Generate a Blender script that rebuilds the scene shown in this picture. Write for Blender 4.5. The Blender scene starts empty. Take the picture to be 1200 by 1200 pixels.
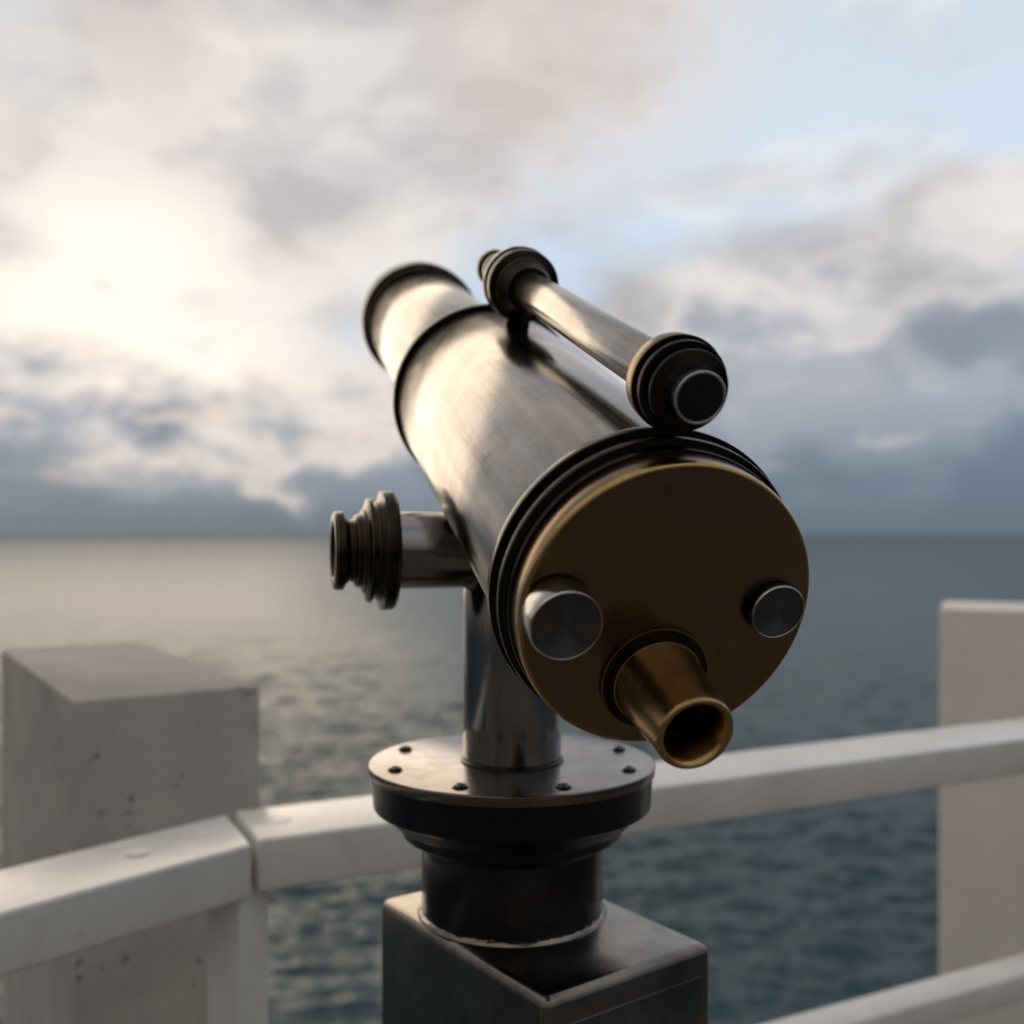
import bpy, bmesh, math, random
import numpy as np
from mathutils import Vector, Matrix, Quaternion
random.seed(4); np.random.seed(4)
scene=bpy.context.scene
H=1.6
def W(x,y,z): return Vector((x,y,z+H))

# ------------------------------------------------------------ node helpers
def new_mat(name):
    m=bpy.data.materials.new(name); m.use_nodes=True
    nt=m.node_tree; b=nt.nodes["Principled BSDF"]
    return m,nt,b
def N(nt,t,**k):
    n=nt.nodes.new(t)
    for a,v in k.items(): setattr(n,a,v)
    return n
def noise(nt,vec,scale,detail=4,rough=.55,dist=0.0):
    n=N(nt,'ShaderNodeTexNoise'); n.inputs['Scale'].default_value=scale
    n.inputs['Detail'].default_value=detail; n.inputs['Roughness'].default_value=rough
    n.inputs['Distortion'].default_value=dist
    nt.links.new(vec,n.inputs['Vector']); return n
def ramp(nt,fac,stops,interp='LINEAR'):
    r=N(nt,'ShaderNodeValToRGB'); cr=r.color_ramp; cr.interpolation=interp
    while len(cr.elements)<len(stops): cr.elements.new(.5)
    for e,(p,c) in zip(cr.elements,stops):
        e.position=p; e.color=(c[0],c[1],c[2],1) if isinstance(c,(tuple,list)) else (c,c,c,1)
    nt.links.new(fac,r.inputs['Fac']); return r
def math_n(nt,op,a,b=None,c=None,clamp=False):
    n=N(nt,'ShaderNodeMath',operation=op); n.use_clamp=clamp
    for i,x in enumerate((a,b,c)):
        if x is None: continue
        if isinstance(x,(int,float)): n.inputs[i].default_value=x
        else: nt.links.new(x,n.inputs[i])
    return n.outputs[0]
def mixc(nt,fac,a,b,blend='MIX'):
    n=N(nt,'ShaderNodeMix',data_type='RGBA',blend_type=blend)
    for i,x in ((0,fac),(6,a),(7,b)):
        if isinstance(x,(int,float)): n.inputs[i].default_value=x
        elif isinstance(x,(tuple,list)): n.inputs[i].default_value=(x[0],x[1],x[2],1)
        else: nt.links.new(x,n.inputs[i])
    return n.outputs[2]
def sstep(nt,x,a,b,lo=0.,hi=1.):
    mr=N(nt,'ShaderNodeMapRange',interpolation_type='SMOOTHSTEP'); nt.links.new(x,mr.inputs[0])
    for i,q in enumerate((a,b,lo,hi)): mr.inputs[i+1].default_value=q
    return mr.outputs[0]
def objvec(nt,scale=(1,1,1)):
    tc=N(nt,'ShaderNodeTexCoord'); mp=N(nt,'ShaderNodeMapping')
    mp.inputs['Scale'].default_value=scale
    nt.links.new(tc.outputs['Object'],mp.inputs['Vector']); return mp.outputs[0]

def metal(name,c1,c2,r1,r2,scale=9,streak=0.0,aniso=0,metallic=1.0,bump=.02,spots=None,blotch=0.0):
    m,nt,b=new_mat(name)
    v=objvec(nt); n1=noise(nt,v,scale,7,.62,.6)
    c=ramp(nt,n1.outputs['Fac'],[(.32,c2),(.62,c1)])
    col=c.outputs[0]
    v2=objvec(nt,(1,1,.05)); n2=noise(nt,v2,44,5,.7)
    if streak>0:
        s=ramp(nt,n2.outputs['Fac'],[(.36,.35),(.56,1.0)])
        col=mixc(nt,streak,col,s.outputs[0],'MULTIPLY')
    if blotch>0:
        nb_=noise(nt,objvec(nt,(1,1,.45)),5.5,5,.6,.8)
        s=ramp(nt,nb_.outputs['Fac'],[(.36,.30),(.52,1.0)])
        col=mixc(nt,blotch,col,s.outputs[0],'MULTIPLY')
    if spots:
        n4=noise(nt,v,scale*7,5,.7)
        s4=ramp(nt,n4.outputs['Fac'],[(.62,0.0),(.72,1.0)])
        col=mixc(nt,math_n(nt,'MULTIPLY',s4.outputs[0],.6),col,spots)
    nt.links.new(col,b.inputs['Base Color'])
    n3=noise(nt,v,scale*2.6,8,.7,.3)
    mr=N(nt,'ShaderNodeMapRange'); mr.inputs[1].default_value=.3; mr.inputs[2].default_value=.7
    mr.inputs[3].default_value=r1; mr.inputs[4].default_value=r2
    nt.links.new(n3.outputs['Fac'],mr.inputs[0]); nt.links.new(mr.outputs[0],b.inputs['Roughness'])
    b.inputs['Metallic'].default_value=metallic
    if aniso:
        b.inputs['Anisotropic'].default_value=aniso
        t=N(nt,'ShaderNodeTangent',direction_type='RADIAL',axis='Z')
        nt.links.new(t.outputs[0],b.inputs['Tangent'])
    bp=N(nt,'ShaderNodeBump'); bp.inputs['Strength'].default_value=bump*5; bp.inputs['Distance'].default_value=.001
    n5=noise(nt,objvec(nt,(1,1,1)),260,4,.7)
    hh=math_n(nt,'ADD',math_n(nt,'MULTIPLY',n3.outputs['Fac'],1.0),math_n(nt,'MULTIPLY',n5.outputs['Fac'],.25))
    nt.links.new(hh,bp.inputs['Height']); nt.links.new(bp.outputs[0],b.inputs['Normal'])
    return m
M_steel=metal('tarnished_steel',(.47,.43,.385),(.33,.295,.26),.11,.24,7,.40,bump=.028,spots=(.16,.125,.10),blotch=.18)
M_post=metal('post_steel',(.37,.35,.335),(.24,.225,.21),.11,.22,8,.35,bump=.02)
M_flange=metal('flange_steel',(.25,.222,.20),(.12,.108,.096),.12,.28,12,0,bump=.03,spots=(.07,.055,.045))
M_dark=metal('blackened_brass',(.042,.032,.024),(.016,.013,.011),.18,.38,20,0,bump=.03)
M_black=metal('black_metal',(.012,.011,.011),(.006,.006,.006),.22,.40,20,0,metallic=.6,bump=.02)
M_edge=metal('worn_brass_edge',(.26,.18,.085),(.085,.058,.03),.22,.42,26,0,bump=.03)
M_brass=metal('aged_brass',(.52,.345,.14),(.32,.205,.085),.18,.30,22,0,bump=.02,spots=(.16,.095,.04))
M_plate=metal('bronzed_brass_plate',(.245,.16,.086),(.15,.098,.056),.18,.30,6,0,aniso=.4,bump=.025,spots=(.09,.055,.03))
# turned knob faces: fine concentric tool marks
def turned_mat():
    m,nt,b=new_mat('turned_steel')
    b.inputs['Base Color'].default_value=(.115,.112,.114,1); b.inputs['Metallic'].default_value=1
    b.inputs['Roughness'].default_value=.24; b.inputs['Anisotropic'].default_value=.92
    t=N(nt,'ShaderNodeTangent',direction_type='RADIAL',axis='Z'); nt.links.new(t.outputs[0],b.inputs['Tangent'])
    s=N(nt,'ShaderNodeSeparateXYZ'); nt.links.new(objvec(nt),s.inputs[0])
    r=math_n(nt,'SQRT',math_n(nt,'ADD',math_n(nt,'MULTIPLY',s.outputs[0],s.outputs[0]),math_n(nt,'MULTIPLY',s.outputs[1],s.outputs[1])))
    wv=math_n(nt,'SINE',math_n(nt,'MULTIPLY',r,4200.0))
    bp=N(nt,'ShaderNodeBump'); bp.inputs['Strength'].default_value=.8; bp.inputs['Distance'].default_value=.0002
    nt.links.new(wv,bp.inputs['Height']); nt.links.new(bp.outputs[0],b.inputs['Normal'])
    return m
M_knob=turned_mat()
M_knobside=metal('polished_steel',(.42,.39,.36),(.28,.26,.24),.12,.24,20,0,bump=.03)
M_rim=metal('bright_steel_rim',(.58,.55,.52),(.42,.40,.37),.12,.22,20,0,bump=.01)
M_bolt=metal('bolt_steel',(.14,.125,.115),(.07,.063,.058),.18,.32,30,0,bump=.02)
M_collar=metal('collar_gunmetal',(.055,.050,.046),(.028,.026,.024),.14,.28,16,0,bump=.02)
M_box=metal('box_gunmetal',(.27,.235,.20),(.13,.115,.10),.12,.30,9,0,bump=.05,spots=(.05,.042,.035))
def glass():
    m,nt,b=new_mat('dark_lens_glass'); b.inputs['Base Color'].default_value=(.004,.004,.005,1)
    b.inputs['Roughness'].default_value=.08; b.inputs['Specular IOR Level'].default_value=.35; return m
M_glass=glass()
def paint():
    m,nt,b=new_mat('white_weathered_paint')
    v=objvec(nt); n1=noise(nt,v,5,6,.6); n2=noise(nt,v,60,5,.7); n4=noise(nt,v,17,6,.65,.3)
    c=ramp(nt,n1.outputs['Fac'],[(.3,(.70,.66,.60)),(.6,(.82,.78,.72))])
    s=ramp(nt,n2.outputs['Fac'],[(.64,0.),(.73,1.)])
    col=mixc(nt,math_n(nt,'MULTIPLY',s.outputs[0],.45),c.outputs[0],(.30,.25,.19))
    s2=ramp(nt,n4.outputs['Fac'],[(.55,0.),(.74,1.)])
    col=mixc(nt,math_n(nt,'MULTIPLY',s2.outputs[0],.28),col,(.46,.40,.33))
    nt.links.new(col,b.inputs['Base Color']); 
    r=ramp(nt,n1.outputs['Fac'],[(.3,.18),(.7,.34)]); nt.links.new(r.outputs[0],b.inputs['Roughness'])
    bp=N(nt,'ShaderNodeBump'); bp.inputs['Strength'].default_value=.25; bp.inputs['Distance'].default_value=.002
    nt.links.new(n2.outputs['Fac'],bp.inputs['Height']); nt.links.new(bp.outputs[0],b.inputs['Normal'])
    return m
M_paint=paint()
def concrete(name,c1,c2,pit=.7,streak=.10):
    m,nt,b=new_mat(name)
    v=objvec(nt); n1=noise(nt,v,5,8,.6); n2=noise(nt,v,42,2.5,.6); n3=noise(nt,v,140,4,.7)
    n6=noise(nt,objvec(nt,(1,1,.25)),6,5,.6)
    c=ramp(nt,n1.outputs['Fac'],[(.34,c2),(.62,c1)])
    s=ramp(nt,n2.outputs['Fac'],[(.66,0.),(.69,1.)])
    col=mixc(nt,math_n(nt,'MULTIPLY',s.outputs[0],pit),c.outputs[0],(.07,.055,.045))
    s2=ramp(nt,n3.outputs['Fac'],[(.3,.75),(.6,1.0)])
    col=mixc(nt,.6,col,s2.outputs[0],'MULTIPLY')
    s3=ramp(nt,n6.outputs['Fac'],[(.35,.7),(.6,1.0)])
    col=mixc(nt,streak,col,s3.outputs[0],'MULTIPLY')
    nt.links.new(col,b.inputs['Base Color']); b.inputs['Roughness'].default_value=.85
    bp=N(nt,'ShaderNodeBump'); bp.inputs['Strength'].default_value=.6; bp.inputs['Distance'].default_value=.004
    h=math_n(nt,'SUBTRACT',n3.outputs['Fac'],math_n(nt,'MULTIPLY',s.outputs[0],1.2))
    nt.links.new(h,bp.inputs['Height']); nt.links.new(bp.outputs[0],b.inputs['Normal'])
    return m
M_conc=concrete('weathered_concrete',(.54,.49,.43),(.42,.38,.335))
M_conc2=concrete('rendered_concrete',(.92,.85,.74),(.87,.80,.69),.0,.05)

# ------------------------------------------------------------ mesh helpers
def link(o): scene.collection.objects.link(o); return o
def finish(name,bm,mats,smooth=True,angle=32):
    me=bpy.data.meshes.new(name)
    bmesh.ops.recalc_face_normals(bm,faces=bm.faces)
    bm.to_mesh(me); bm.free()
    for m in mats: me.materials.append(m)
    if smooth:
        for p in me.polygons: p.use_smooth=True
        me.set_sharp_from_angle(angle=math.radians(angle))
    return link(bpy.data.objects.new(name,me))
def parent(c,p):
    bpy.context.view_layer.update()
    c.parent=p; c.matrix_parent_inverse=p.matrix_world.inverted()
def orient(o,origin,axis,xref=None):
    z=Vector(axis).normalized()
    x=Vector(xref) if xref is not None else (Vector((0,0,1)) if abs(z.z)<.9 else Vector((1,0,0)))
    x=(x-z*x.dot(z)).normalized(); y=z.cross(x)
    m=Matrix((x,y,z)).transposed().to_4x4(); m.translation=origin
    o.matrix_world=m
def lathe(name,prof,mats,seg_mat=None,edge=None,e=.0012,origin=(0,0,0),axis=(0,0,1),segs=96,closed=False):
    pts=[];sm=[]
    n=len(prof); seg_mat=seg_mat or [0]*n
    for i,(t,r) in enumerate(prof):
        if (i==0 or i==n-1) and not closed:
            pts.append((t,r)); sm.append(seg_mat[min(i,n-2)]); continue
        p=Vector(prof[i]);a=Vector(prof[i-1]);b=Vector(prof[(i+1)%n])
        la=(a-p).length; lb=(b-p).length; q=min(e,la*.4,lb*.4)
        da=(a-p)/la; db=(b-p)/lb
        if da.dot(db)<-.97: pts.append((t,r)); sm.append(seg_mat[i%len(seg_mat)]); continue
        ce=edge if edge is not None else seg_mat[i%len(seg_mat)]
        A=p+da*q;B=p+db*q;C=p*.45+(A+B)*.275
        pts+= [tuple(A),tuple(C),tuple(B)]; sm+=[ce,ce,seg_mat[i%len(seg_mat)]]
    bm=bmesh.new(); rings=[]
    for (t,r) in pts:
        if r<1e-6: rings.append([bm.verts.new((0,0,t))])
        else: rings.append([bm.verts.new((r*math.cos(2*math.pi*k/segs),r*math.sin(2*math.pi*k/segs),t)) for k in range(segs)])
    m=len(rings)
    for i in range(m if closed else m-1):
        A=rings[i];B=rings[(i+1)%m]
        for k in range(segs):
            k2=(k+1)%segs
            if len(A)==1 and len(B)==1: continue
            if len(A)==1: f=bm.faces.new((A[0],B[k],B[k2]))
            elif len(B)==1: f=bm.faces.new((A[k],A[k2],B[0]))
            else: f=bm.faces.new((A[k],A[k2],B[k2],B[k]))
            f.material_index=sm[i]
    o=finish(name,bm,mats,True,38)
    orient(o,origin,axis); return o
def prism(name,poly,z0,z1,mat,bev=.008,bsegs=3):
    bm=bmesh.new()
    cx=sum(p[0] for p in poly)/len(poly); cy=sum(p[1] for p in poly)/len(poly)
    lo=[bm.verts.new((p[0]-cx,p[1]-cy,z0-z1)) for p in poly]
    hi=[bm.verts.new((p[0]-cx,p[1]-cy,0)) for p in poly]
    bm.faces.new(lo[::-1]); bm.faces.new(hi)
    for i in range(len(poly)):
        j=(i+1)%len(poly); bm.faces.new((lo[i],lo[j],hi[j],hi[i]))
    if bev: bmesh.ops.bevel(bm,geom=list(bm.edges),offset=bev,segments=bsegs,profile=.5,affect='EDGES')
    o=finish(name,bm,[mat],True,35); o.location=(cx,cy,z1); return o
def obox(poly_origin,e1,l1,e2,l2):
    o=Vector(poly_origin)
    return [o,o+e1*l1,o+e1*l1+e2*l2,o+e2*l2]

# ------------------------------------------------------------ telescope
el=math.radians(22); az=math.radians(15.2)
hf=Vector((-math.sin(az),math.cos(az),0)); rt=Vector((math.cos(az),math.sin(az),0))
d=hf*math.cos(el)+Vector((0,0,1))*math.sin(el)
up=-hf*math.sin(el)+Vector((0,0,1))*math.cos(el)
P0=W(.004,1,.0995)
back=-d
def ax(s,a=0,b=0): return P0+d*s+rt*a+up*b

tel=link(bpy.data.objects.new('viewing_telescope',None)); tel.location=(0,1,0); tel.empty_display_size=.2
tel["label"]="steel and brass viewing telescope on a metal pedestal"; tel["category"]="telescope"

main=lathe('main_tube',[(0,.0),(0,.100),(.49,.100),(.49,0)],[M_steel],origin=ax(.13),axis=back,segs=128)
parent(main,tel)
ring=lathe('tube_ring',[(-.006,.079),(-.006,.1045),(.004,.1045),(.004,.0995)],[M_black,M_edge],[0]*4,origin=ax(.13),axis=back,segs=128); parent(ring,main)
fc=lathe('front_collar',[(0,.0995),(0,.1075),(.010,.1085),(.010,.1040),(.016,.1040),(.016,.1055),(.024,.1055),(.024,.101),(.032,.101),(.032,.0)],
   [M_dark,M_edge],[0]*9,edge=0,origin=ax(-.344),axis=back,segs=128,e=.0010); parent(fc,main)
obj=lathe('objective_tube',[(0,0),(0,.079),(.46,.079),(.46,0)],[M_steel],origin=ax(.59),axis=back,segs=128); parent(obj,tel)
orr=lathe('objective_ring',[(0,.070),(0,.084),(.012,.0875),(.024,.0875),(.024,.086),(.030,.086),(.030,.0885),(.048,.0885),(.048,.083),(.060,.083),(.060,.0785)],
   [M_dark,M_edge],[0]*10,edge=1,e=.0008,origin=ax(.622),axis=back,segs=128); parent(orr,obj)
lens=lathe('objective_lens',[(0,0),(.003,.03),(.010,.0695),(.016,.0705)],[M_glass],origin=ax(.612),axis=back); parent(lens,obj)
plate=lathe('end_plate',[(0,.0),(0,.0995),(.0190,.0995),(.0215,.0980),(.0215,0)],[M_plate,M_brass],[0,0,1,0],edge=1,e=.0012,origin=ax(-.3765),axis=back,segs=128); parent(plate,tel)
F=-.398
def turned(name,a,b,r,h,mats,par):
    o=lathe(name,[(0,r*.86),(h*.18,r*.86),(h*.18,r),(h-.0014,r),(h,r-.0006),(h,r-.0010),(h-.0005,r-.0014),(h-.0005,0)],mats,[1,1,1,2,2,2,0],origin=ax(F,a,b),axis=back,e=.0004); parent(o,par); return o
k1=turned('plate_knob',-.0768,.003,.0232,.024,[M_knob,M_knobside,M_rim],plate); k1["label"]="large turned steel knob with bright rim"
k2=turned('plate_knob',.0735,.001,.0190,.008,[M_knob,M_collar,M_rim],plate); k2["label"]="flat dark steel knob"
# eyepiece
eb=-.0485; ea=-.0030
eye=lathe('eyepiece',[(0,.036),(.004,.036),(.004,.0335),(.007,.0335),(.007,.0295),(.040,.0268),(.058,.0250),(.0660,.0248),(.0680,.0240),(.0685,.0225),(.0670,.0205),(.0640,.0190),(.050,.0150),(.046,.0145),(.046,.0120),(.030,.0118),(.030,.0)],
   [M_brass,M_dark,M_black],[1,1,1,1,0,0,0,0,0,0,0,0,1,1,2,2],e=.0008,origin=ax(F-.0005,ea,eb),axis=back); parent(eye,tel)
er=lathe('eyepiece_ring',[(0,.0335),(0,.0375),(.0035,.0375),(.0035,.0362)],[M_edge],origin=ax(F,ea,eb),axis=back,e=.0006); parent(er,eye)
el_=lathe('eyepiece_lens',[(0,0),(-.002,.008),(-.005,.0117)],[M_glass],origin=ax(F-.0335,ea,eb),axis=back); parent(el_,eye)

# finder scope: runs almost parallel to the main tube, resting on the front collar
roll=math.radians(-.6); fdir=rt*math.sin(roll)+up*math.cos(roll)
R0=P0-d*.347+fdir*.1385; R1=P0+d*.155+fdir*.1380+rt*.005
fd=(R1-R0).normalized(); fb=-fd
ft=lathe('finder_tube',[(0,0),(0,.0172),(.42,.0172),(.42,0)],[M_steel],origin=R0+fd*.415,axis=fb,segs=64); parent(ft,tel)
fn=lathe('finder_eyecup',[(0,.016),(0,.0300),(.013,.0310),(.013,.0270),(.017,.0270),(.017,.0290),(.022,.0290),(.022,.0235),(.026,.0235),(.026,.0255),(.031,.0255),(.033,.0175),(.040,.0162),(.0475,.0164),(.048,.0158),(.048,.0149),(.0470,.0145)],
   [M_dark,M_edge,M_black,M_rim],[1,1,0,0,0,0,0,0,0,0,0,0,2,3,3,3],e=.0003,origin=R0,axis=fb,segs=96); parent(fn,ft)
fg=lathe('finder_lens',[(.0478,0),(.0476,.010),(.0470,.0146)],[M_glass],origin=R0,axis=fb,segs=64); parent(fg,fn)
ff=lathe('finder_objective_ring',[(0,.0),(0,.0175),(.004,.0200),(.012,.0200),(.014,.0160),(.026,.0150),(.028,.0190),(.038,.0190),(.040,.0160),(.060,.0165),(.066,.025),(.078,.025),(.080,.022),(.106,.022),(.106,.0350),(.118,.0362),(.118,.0305),(.124,.0305),(.124,.0350),(.136,.0350),(.138,.027),(.156,.0215),(.156,.0170)],
   [M_dark,M_edge],[0]*22,edge=1,e=.0004,origin=R1+fd*.014,axis=fb,segs=80); parent(ff,ft)
bm=bmesh.new(); bmesh.ops.create_cube(bm,size=1)
for v in bm.verts: v.co=Vector((v.co.x*.020*(1.0 if v.co.z>0 else 1.3),v.co.y*.016,v.co.z*.016))
bmesh.ops.bevel(bm,geom=list(bm.edges),offset=.003,segments=3,profile=.5,affect='EDGES')
sd=finish('finder_bracket',bm,[M_black]); 
mm=Matrix((rt,d,up)).transposed().to_4x4(); mm.translation=R1+fd*(.014-.120)-fdir*.035; sd.matrix_world=mm; parent(sd,ft)

# cross tube and adjusting knob
L=-rt
cz=-.0165
cross=lathe('cross_tube',[(-.06,0),(-.06,.037),(.128,.037),(.128,0)],[M_post],origin=W(0,1,cz),axis=L,segs=96); parent(cross,tel)
kn=lathe('adjusting_knob',[(.118,.036),(.118,.0545),(.121,.0570),(.131,.0570),(.131,.049),(.136,.0465),(.136,.0440),(.140,.0440),(.140,.0495),(.144,.0495),(.146,.041),(.149,.039),(.149,.036),(.155,.034),(.157,.030),(.161,.029),(.165,.034),(.167,.0375),(.174,.0375),(.176,.035),(.176,.027),(.170,.025),(.170,0)],
   [M_dark,M_edge],[0,1,0]+[0]*20,edge=1,e=.0004,origin=W(0,1,cz),axis=L,segs=96); parent(kn,cross)
post=lathe('support_post',[(0,0),(0,.0485),(.196,.0485),(.196,0)],[M_post],origin=W(0,1,-.228),axis=(0,0,1),segs=96); parent(post,tel)
fl=lathe('mounting_flange',[(-.080,.0895),(-.074,.0935),(-.069,.108),(-.060,.110),(-.057,.116),(-.046,.126),(-.041,.1365),(-.010,.1385),(-.010,.1405),(-.001,.1412),(0,.1400),(0,.0)],
   [M_black,M_flange],[0]*8+[1,1,1],e=.0012,origin=W(0,1,-.2246),axis=(0,0,1),segs=128); parent(fl,tel)
wr=lathe('post_seat',[(0,.0515),(.002,.0512),(.003,.049)],[M_dark],origin=W(0,1,-.2246),axis=(0,0,1)); parent(wr,fl)
b0=None
for k in range(8):
    a=math.radians(22.5+45*k); loc=W(.120*math.cos(a),1+.120*math.sin(a),-.2246)
    if b0 is None:
        b0=lathe('flange_bolt',[(.0003,.0078),(.0006,.0074),(.0006,.0064),(.0020,.0062),(.0032,.0050),(.0036,.0033),(.0020,.0027),(.0020,0)],[M_bolt,M_black,M_black],[1,1,2,0,0,0,1],e=.0003,origin=loc,axis=(0,0,1),segs=32)
        o=b0
    else:
        o=b0.copy(); link(o); o.parent=None; o.matrix_world=Matrix.Translation(loc)@b0.matrix_world.to_3x3().to_4x4()
    parent(o,fl)
cl=lathe('pedestal_collar',[(0,.0),(0,.0895),(.078,.0895),(.078,0)],[M_collar],origin=W(0,1,-.3735),axis=(0,0,1),segs=96); parent(cl,tel)
wb=lathe('weld_bead',[(0,.0935),(.002,.0925),(.0038,.0910),(.0045,.0893)],[M_box],origin=W(0,1,-.3732),axis=(0,0,1),segs=160)
for v in wb.data.vertices: v.co.x*=1+random.uniform(-.004,.004); v.co.z*=random.uniform(.7,1.2)
parent(wb,cl)
e1=Vector((.584,-.812)).normalized(); e2=Vector((-e1.y,e1.x))
Lc=Vector((-.1366,1.0300))
bx=prism('pedestal_box',obox(Lc,e1,.279,e2,.193),.012,H-.373,M_box,.010,6); parent(bx,tel)
ip=prism('coin_plate',obox(Lc+e1*.2785+e2*.016,e1,.0025,e2,.161),H-.62,H-.398,M_box,.001,2); parent(ip,bx)
bp_=prism('pedestal_foot_plate',obox(Lc-e1*.04-e2*.04,e1,.358,e2,.267),.001,.013,M_box,.003,2); parent(bp_,tel)

# ------------------------------------------------------------ railings
RZ=H-.45; RH=.078
def V2(x,y): return Vector((x,y))
eR=V2(1.495,.728).normalized(); nR=V2(-eR.y,eR.x)
S=V2(-.373,1.477)
railR=link(bpy.data.objects.new('railing',None)); railR.location=(S.x,S.y,0)
railR["label"]="white painted metal railing section beside the sea"; railR["category"]="railing"; railR["group"]="railing sections along the sea edge"
top=prism('top_rail',obox(S,eR,4.2,nR,.175),RZ-RH,RZ,M_paint,.006,4); parent(top,railR)
low=prism('lower_rail',obox(S+nR*.05,eR,4.2,nR,.085),H-1.0-.06,H-1.0,M_paint,.006,3); parent(low,railR)
for t in (.47,2.2,4.1):
    o=prism('post',obox(S+eR*(t-.025)+nR*.06,eR,.05,nR,.05),.0,RZ-RH,M_paint,.004,2); parent(o,railR)
eL=V2(.2304,.267).normalized(); nL=V2(-eL.y,eL.x)
E=V2(-.3775,1.461); Eb=V2(-.3775,1.461)+nR*.178+V2(-.004,-.0025)
far=E-eL*4.0; 
wL=(Eb-E).dot(nL)
railL=link(bpy.data.objects.new('railing',None)); railL.location=(E.x,E.y,0)
railL["label"]="white painted metal railing section meeting the next at a seam"; railL["category"]="railing"; railL["group"]="railing sections along the sea edge"
topL=prism('top_rail',[far,E,Eb,far+nL*wL],RZ-RH-.001,RZ-.001,M_paint,.006,4); parent(topL,railL)
lowL=prism('lower_rail',obox(far+nL*.05,eL,3.96,nL,.075),H-1.06,H-1.0,M_paint,.006,3); parent(lowL,railL)
th=math.radians(28); pa=V2(-math.cos(th),math.sin(th)); pb=V2(math.sin(th),math.cos(th))
o=prism('post',obox(V2(-.396,1.462),pa,.064,pb,.064),.0,RZ-RH-.001,M_paint,.004,2); parent(o,railL)
for t in (2.0,3.9):
    o=prism('post',obox(E-eL*(t+.025)+nL*.035,eL,.05,nL,.05),.0,RZ-RH-.001,M_paint,.004,2); parent(o,railL)
def cap(p,par):
    o=lathe('cap',[(0,.016),(.001,.0155),(.002,.013),(.0012,.0115),(.0016,0)],[M_paint],origin=(p.x,p.y,RZ),axis=(0,0,1),segs=32); parent(o,par); return o
cap(S+eR*.055+nR*.09,railR); cap(E-eL*.13+nL*.085,railL)

# ------------------------------------------------------------ concrete walls
a1=V2(.833,.553).normalized(); a2=V2(-a1.y,a1.x)
w1=prism('concrete_wall',obox(V2(-.764,1.75),a1,.336,a2,.95),-8.3,H-.292,M_conc,.006,2)
w1["label"]="pitted grey concrete wall block behind the railing"; w1["category"]="wall"
ph=math.radians(-25); a1=V2(math.cos(ph),math.sin(ph)); a2=V2(-a1.y,a1.x)
w2=prism('concrete_wall',obox(V2(1.655,3.9),a1,1.6,a2,.52),-8.3,H-.292,M_conc2,.008,2)
w2["label"]="smooth pale beige wall block beyond the railing"; w2["category"]="wall"

# ------------------------------------------------------------ deck
def deckmat():
    m,nt,b=new_mat('deck_planks')
    v=objvec(nt); w=N(nt,'ShaderNodeTexWave'); w.inputs['Scale'].default_value=1.1
    nt.links.new(v,w.inputs['Vector'])
    gap=ramp(nt,w.outputs['Fac'],[(.02,.15),(.08,1.)])
    n1=noise(nt,objvec(nt,(1,.1,1)),9,6,.6)
    c=ramp(nt,n1.outputs['Fac'],[(.3,(.12,.095,.08)),(.7,(.20,.165,.14))])
    col=mixc(nt,1.0,c.outputs[0],gap.outputs[0],'MULTIPLY')
    nt.links.new(col,b.inputs['Base Color']); b.inputs['Roughness'].default_value=.7
    return m
poly=[S+V2(-.01,.19),S+V2(-.01,.19)+eR*4.3,V2(4.6,-9),V2(-9,-9),far+nL*wL]
dk=prism('deck',poly,-.35,0,deckmat(),0); dk["kind"]="structure"

# ------------------------------------------------------------ sea
SEA=-8.0
rows=760; cols=620
hc=H-SEA
vv=np.concatenate([np.linspace(1.1,.50,40,endpoint=False),np.linspace(.50,.02,590,endpoint=False),np.geomspace(.02,.0004,rows-630)])
dist=hc/vv
ang=np.linspace(-.85,.85,cols)
D,A=np.meshgrid(dist,ang,indexing='ij')
X=D*np.sin(A); Y=D*np.cos(A)
dR=np.gradient(dist)[:,None]*np.ones_like(A); dA=D*(ang[1]-ang[0])
Z=np.zeros_like(X)
rng=np.random.RandomState(11)
for i in range(120):
    lam=.30*(3.6/.30)**(rng.rand()**1.2); th=math.radians(268)+rng.normal()*.40
    kx,ky=math.cos(th)*2*math.pi/lam,math.sin(th)*2*math.pi/lam
    amp=.0072*lam**.75
    kr=np.abs(kx*np.sin(A)+ky*np.cos(A)); ka=np.abs(kx*np.cos(A)-ky*np.sin(A))
    samp=np.maximum(kr*np.abs(dR),ka*dA)
    fade=np.clip((2.4-samp)/1.0,0,1)
    ph_=kx*X+ky*Y+rng.rand()*6.28
    Z+=amp*fade*(1-np.abs(np.sin(ph_/2))*2 if i%3==0 else np.sin(ph_))
nv=rows*cols
co=np.stack([X,Y,Z],-1).reshape(-1,3).astype(np.float32)
idx=np.arange(nv).reshape(rows,cols)
q=np.stack([idx[:-1,:-1],idx[:-1,1:],idx[1:,1:],idx[1:,:-1]],-1).reshape(-1,4)
me=bpy.data.meshes.new('sea'); me.vertices.add(nv); me.vertices.foreach_set('co',co.ravel())
me.loops.add(q.size); me.loops.foreach_set('vertex_index',q.ravel().astype(np.int32))
me.polygons.add(len(q)); me.polygons.foreach_set('loop_start',np.arange(0,q.size,4,dtype=np.int32)); 
me.update(calc_edges=True); me.validate()
me.polygons.foreach_set('use_smooth',np.ones(len(me.polygons),dtype=bool))
sea=link(bpy.data.objects.new('sea',me)); sea.location=(0,0,SEA); sea["kind"]="structure"
m,nt,b=new_mat('sea_water')
v=objvec(nt,(.5,1.6,1)); n1=noise(nt,v,3.0,5,.60,.3); n2=noise(nt,v,10,4,.6)
nL_=noise(nt,objvec(nt,(.30,1.6,1)),.45,7,.66,.2)
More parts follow.
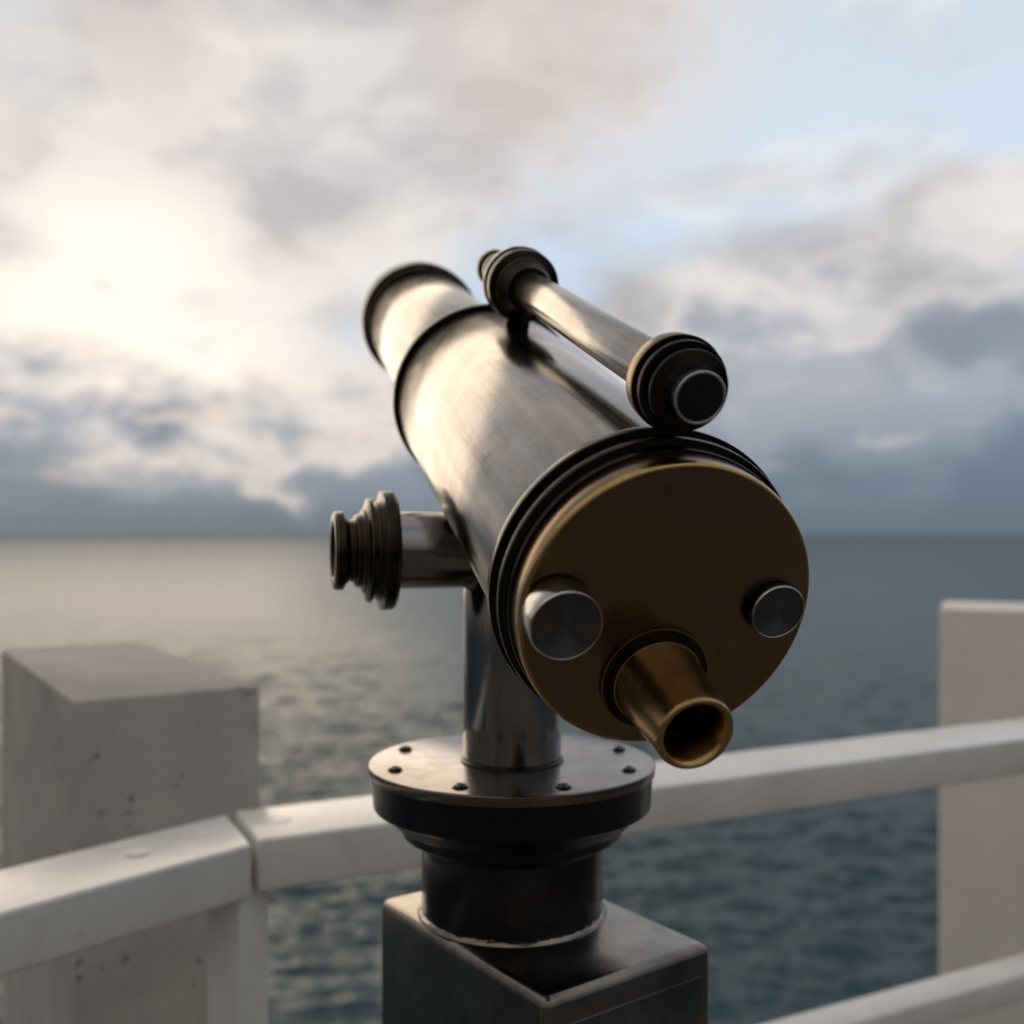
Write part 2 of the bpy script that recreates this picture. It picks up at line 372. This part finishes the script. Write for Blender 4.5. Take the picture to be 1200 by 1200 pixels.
nM_=noise(nt,objvec(nt,(.22,1.6,1)),.10,6,.66,.2)
b.inputs['Base Color'].default_value=(.016,.062,.072,1)
tcs=N(nt,'ShaderNodeTexCoord'); ln=N(nt,'ShaderNodeVectorMath',operation='LENGTH'); nt.links.new(tcs.outputs['Object'],ln.inputs[0])
nt.links.new(sstep(nt,ln.outputs['Value'],20,160,.24,.18),b.inputs['Roughness'])
nt.links.new(sstep(nt,ln.outputs['Value'],30,600,.90,.30),b.inputs['Specular IOR Level'])
b.inputs['IOR'].default_value=1.333
bp=N(nt,'ShaderNodeBump'); bp.inputs['Strength'].default_value=1.0; bp.inputs['Distance'].default_value=.15
hh=math_n(nt,'ADD',n1.outputs['Fac'],math_n(nt,'MULTIPLY',n2.outputs['Fac'],.16))
hh=math_n(nt,'ADD',hh,math_n(nt,'MULTIPLY',nL_.outputs['Fac'],sstep(nt,ln.outputs['Value'],25,120,1.5,7.0)))
hh=math_n(nt,'ADD',hh,math_n(nt,'MULTIPLY',nM_.outputs['Fac'],sstep(nt,ln.outputs['Value'],60,300,0.,26.0)))
nt.links.new(hh,bp.inputs['Height']); nt.links.new(bp.outputs[0],b.inputs['Normal'])
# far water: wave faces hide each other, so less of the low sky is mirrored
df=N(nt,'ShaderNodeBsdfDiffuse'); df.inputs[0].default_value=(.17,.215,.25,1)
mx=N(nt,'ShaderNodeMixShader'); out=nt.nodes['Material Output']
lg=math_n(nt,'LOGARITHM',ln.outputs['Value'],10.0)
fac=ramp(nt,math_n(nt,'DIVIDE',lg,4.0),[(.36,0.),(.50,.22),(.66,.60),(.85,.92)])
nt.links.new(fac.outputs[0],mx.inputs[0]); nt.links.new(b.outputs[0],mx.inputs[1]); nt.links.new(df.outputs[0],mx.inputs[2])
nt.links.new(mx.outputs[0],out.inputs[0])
me.materials.append(m)

# ------------------------------------------------------------ world
w=bpy.data.worlds.new("World"); scene.world=w; w.use_nodes=True
nt=w.node_tree; bg=nt.nodes['Background']
tc=N(nt,'ShaderNodeTexCoord'); nm=N(nt,'ShaderNodeVectorMath',operation='NORMALIZE')
nt.links.new(tc.outputs['Generated'],nm.inputs[0]); dirv=nm.outputs[0]
sp=N(nt,'ShaderNodeSeparateXYZ'); nt.links.new(dirv,sp.inputs[0]); x,y,z=sp.outputs
def dn(scale,loc,sc,detail=8,rough=.5,dist=.2):
    mp=N(nt,'ShaderNodeMapping'); mp.inputs['Scale'].default_value=sc; mp.inputs['Location'].default_value=loc
    nt.links.new(dirv,mp.inputs[0]); return noise(nt,mp.outputs[0],scale,detail,rough,dist).outputs['Fac']
def pix(u,v): return Vector(((u-600)/1180,1,(625-v)/1180)).normalized()
def blob(u,v,inner,outer):
    dp=N(nt,'ShaderNodeVectorMath',operation='DOT_PRODUCT'); nt.links.new(dirv,dp.inputs[0]); dp.inputs[1].default_value=pix(u,v)
    return sstep(nt,dp.outputs['Value'],math.cos(math.radians(outer)),math.cos(math.radians(inner)))
M=lambda *a: math_n(nt,'MULTIPLY',*a)
nA=dn(2.6,(3.1,.4,1.7),(1,1,1.7),7,.5,.35)
nB=dn(6.5,(7.1,2.4,5.2),(1,1,1.8),7,.5,.2)
nC=dn(4.4,(1.3,8.1,.6),(1,1,1.9),7,.50,.35)
nD=dn(5.6,(4.4,6.2,2.9),(1,1,1.5),7,.50,.25)
grad=ramp(nt,z,[(0,(.11,.16,.22)),(.08,(.24,.32,.42)),(.16,(.50,.62,.78)),(.30,(.63,.74,.87)),(.48,(.64,.72,.82)),(1,(.38,.41,.46))])
col=grad.outputs[0]
left=sstep(nt,x,-.1,.35,1.,0.)
pf=M(sstep(nt,nD,.47,.63),sstep(nt,z,.08,.2))
col=mixc(nt,M(pf,.52),col,mixc(nt,sstep(nt,nB,.40,.58),(.62,.65,.72),(.86,.84,.84)))
tone=ramp(nt,nC,[(.38,(.45,.41,.40)),(.46,(.58,.54,.525)),(.54,(.76,.71,.675)),(.66,(.90,.84,.78))],'EASE')
vm=sstep(nt,math_n(nt,'ADD',nA,M(left,.16)),.54,.68)
col=mixc(nt,M(vm,.85),col,tone.outputs[0])
g1=blob(170,370,2,20); g2=blob(130,410,1,11)
nb=sstep(nt,nB,.38,.58,.22,1.)
col=mixc(nt,M(M(g1,nb),.72),col,(.98,.88,.79))
col=mixc(nt,M(g2,sstep(nt,nB,.36,.58,.25,1.)),col,(1.12,1.0,.89))
col=mixc(nt,M(blob(690,20,1,12),.42),col,(.84,.70,.61))
thr=math_n(nt,'ADD',M(math_n(nt,'SUBTRACT',nB,.5),.60),M(math_n(nt,'SUBTRACT',nA,.5),.28))
thr=math_n(nt,'ADD',thr,M(blob(1080,430,3,18),.060))
thr=math_n(nt,'ADD',thr,.098)
thr=math_n(nt,'SUBTRACT',thr,M(blob(100,420,3,20),.032))
t=math_n(nt,'SUBTRACT',thr,z)
band=sstep(nt,t,-.040,.070)
rim=M(sstep(nt,t,-.065,-.010),sstep(nt,t,-.004,.030,1.,0.))
rimc=mixc(nt,left,(.76,.73,.71),(1.0,.86,.74))
col=mixc(nt,M(rim,.5),col,rimc)
bt=ramp(nt,z,[(0,(.110,.155,.200)),(.05,(.130,.180,.235)),(.12,(.18,.23,.30)),(.25,(.27,.31,.38)),(.5,(.36,.36,.39))])
btv=mixc(nt,sstep(nt,nD,.42,.60),bt.outputs[0],ramp(nt,z,[(0,(.125,.172,.217)),(.05,(.19,.24,.30)),(.14,(.38,.41,.47)),(.4,(.56,.56,.58))]).outputs[0])
col=mixc(nt,M(band,.90),col,btv)
br=M(M(sstep(nt,dn(9,(2.2,5.5,9.1),(1,1,2.6),6,.5,.2),.55,.66),sstep(nt,z,.035,.07)),M(sstep(nt,z,.10,.17,1.,0.),sstep(nt,x,-.25,-.05,1.,0.)))
col=mixc(nt,M(br,.75),col,(.80,.65,.56))
br2=M(M(sstep(nt,dn(8,(5.2,1.5,3.1),(1,1,3.0),6,.5,.2),.56,.66),sstep(nt,z,.05,.09)),M(sstep(nt,z,.13,.20,1.,0.),sstep(nt,x,.15,.3)))
col=mixc(nt,M(br2,.45),col,(.62,.60,.60))
col=mixc(nt,sstep(nt,z,.0,.040,.85,0.),col,mixc(nt,sstep(nt,x,-.45,0.,1.,0.),(.125,.165,.205),(.175,.20,.22)))
sky=N(nt,'ShaderNodeTexSky',sky_type='NISHITA'); sky.sun_disc=False
sky.sun_elevation=math.radians(19); sky.sun_rotation=math.radians(-24)
cap_=N(nt,'ShaderNodeVectorMath',operation='MINIMUM'); 
scl=N(nt,'ShaderNodeVectorMath',operation='SCALE'); scl.inputs[3].default_value=.006
nt.links.new(sky.outputs[0],scl.inputs[0]); nt.links.new(scl.outputs[0],cap_.inputs[0]); cap_.inputs[1].default_value=(.02,.02,.02)
col=mixc(nt,1.0,col,cap_.outputs[0],'ADD')
bkc=ramp(nt,math_n(nt,'MULTIPLY_ADD',y,.5,.5),[(0,(.52,.465,.40)),(.45,(.38,.36,.34)),(.66,(.44,.44,.45)),(.87,(1,1,1))])
zen=sstep(nt,z,.35,.75)
bk2=mixc(nt,zen,bkc.outputs[0],(.92,.90,.88))
col=mixc(nt,1.0,col,bk2,'MULTIPLY')
below=N(nt,'ShaderNodeMapRange'); nt.links.new(z,below.inputs[0]); below.inputs[1].default_value=-.02; below.inputs[2].default_value=0
col=mixc(nt,below.outputs[0],(.04,.055,.065),col)
nt.links.new(col,bg.inputs[0]); bg.inputs[1].default_value=1.0

# ------------------------------------------------------------ sun (veiled by cloud)
sl=bpy.data.lights.new('sun','SUN'); sl.energy=.70; sl.angle=math.radians(42); sl.color=(1,.79,.55)
so=link(bpy.data.objects.new('sun',sl))
sa=math.radians(-24); se=math.radians(19)
to=Vector((math.sin(sa)*math.cos(se),math.cos(sa)*math.cos(se),math.sin(se)))
so.rotation_euler=(-to).to_track_quat('-Z','Y').to_euler()

# ------------------------------------------------------------ camera
cam=bpy.data.cameras.new('camera'); co_=link(bpy.data.objects.new('camera',cam))
co_.location=(0,0,H); co_.rotation_euler=(math.radians(90),0,0)
cam.sensor_width=36; cam.lens=36*1180/1200; cam.shift_y=25/1200
cam.clip_start=.02; cam.clip_end=60000
cam.dof.use_dof=True; cam.dof.focus_distance=.72; cam.dof.aperture_fstop=4.2
scene.camera=co_
scene.view_settings.view_transform='Standard'; scene.view_settings.look='None'; scene.view_settings.exposure=0
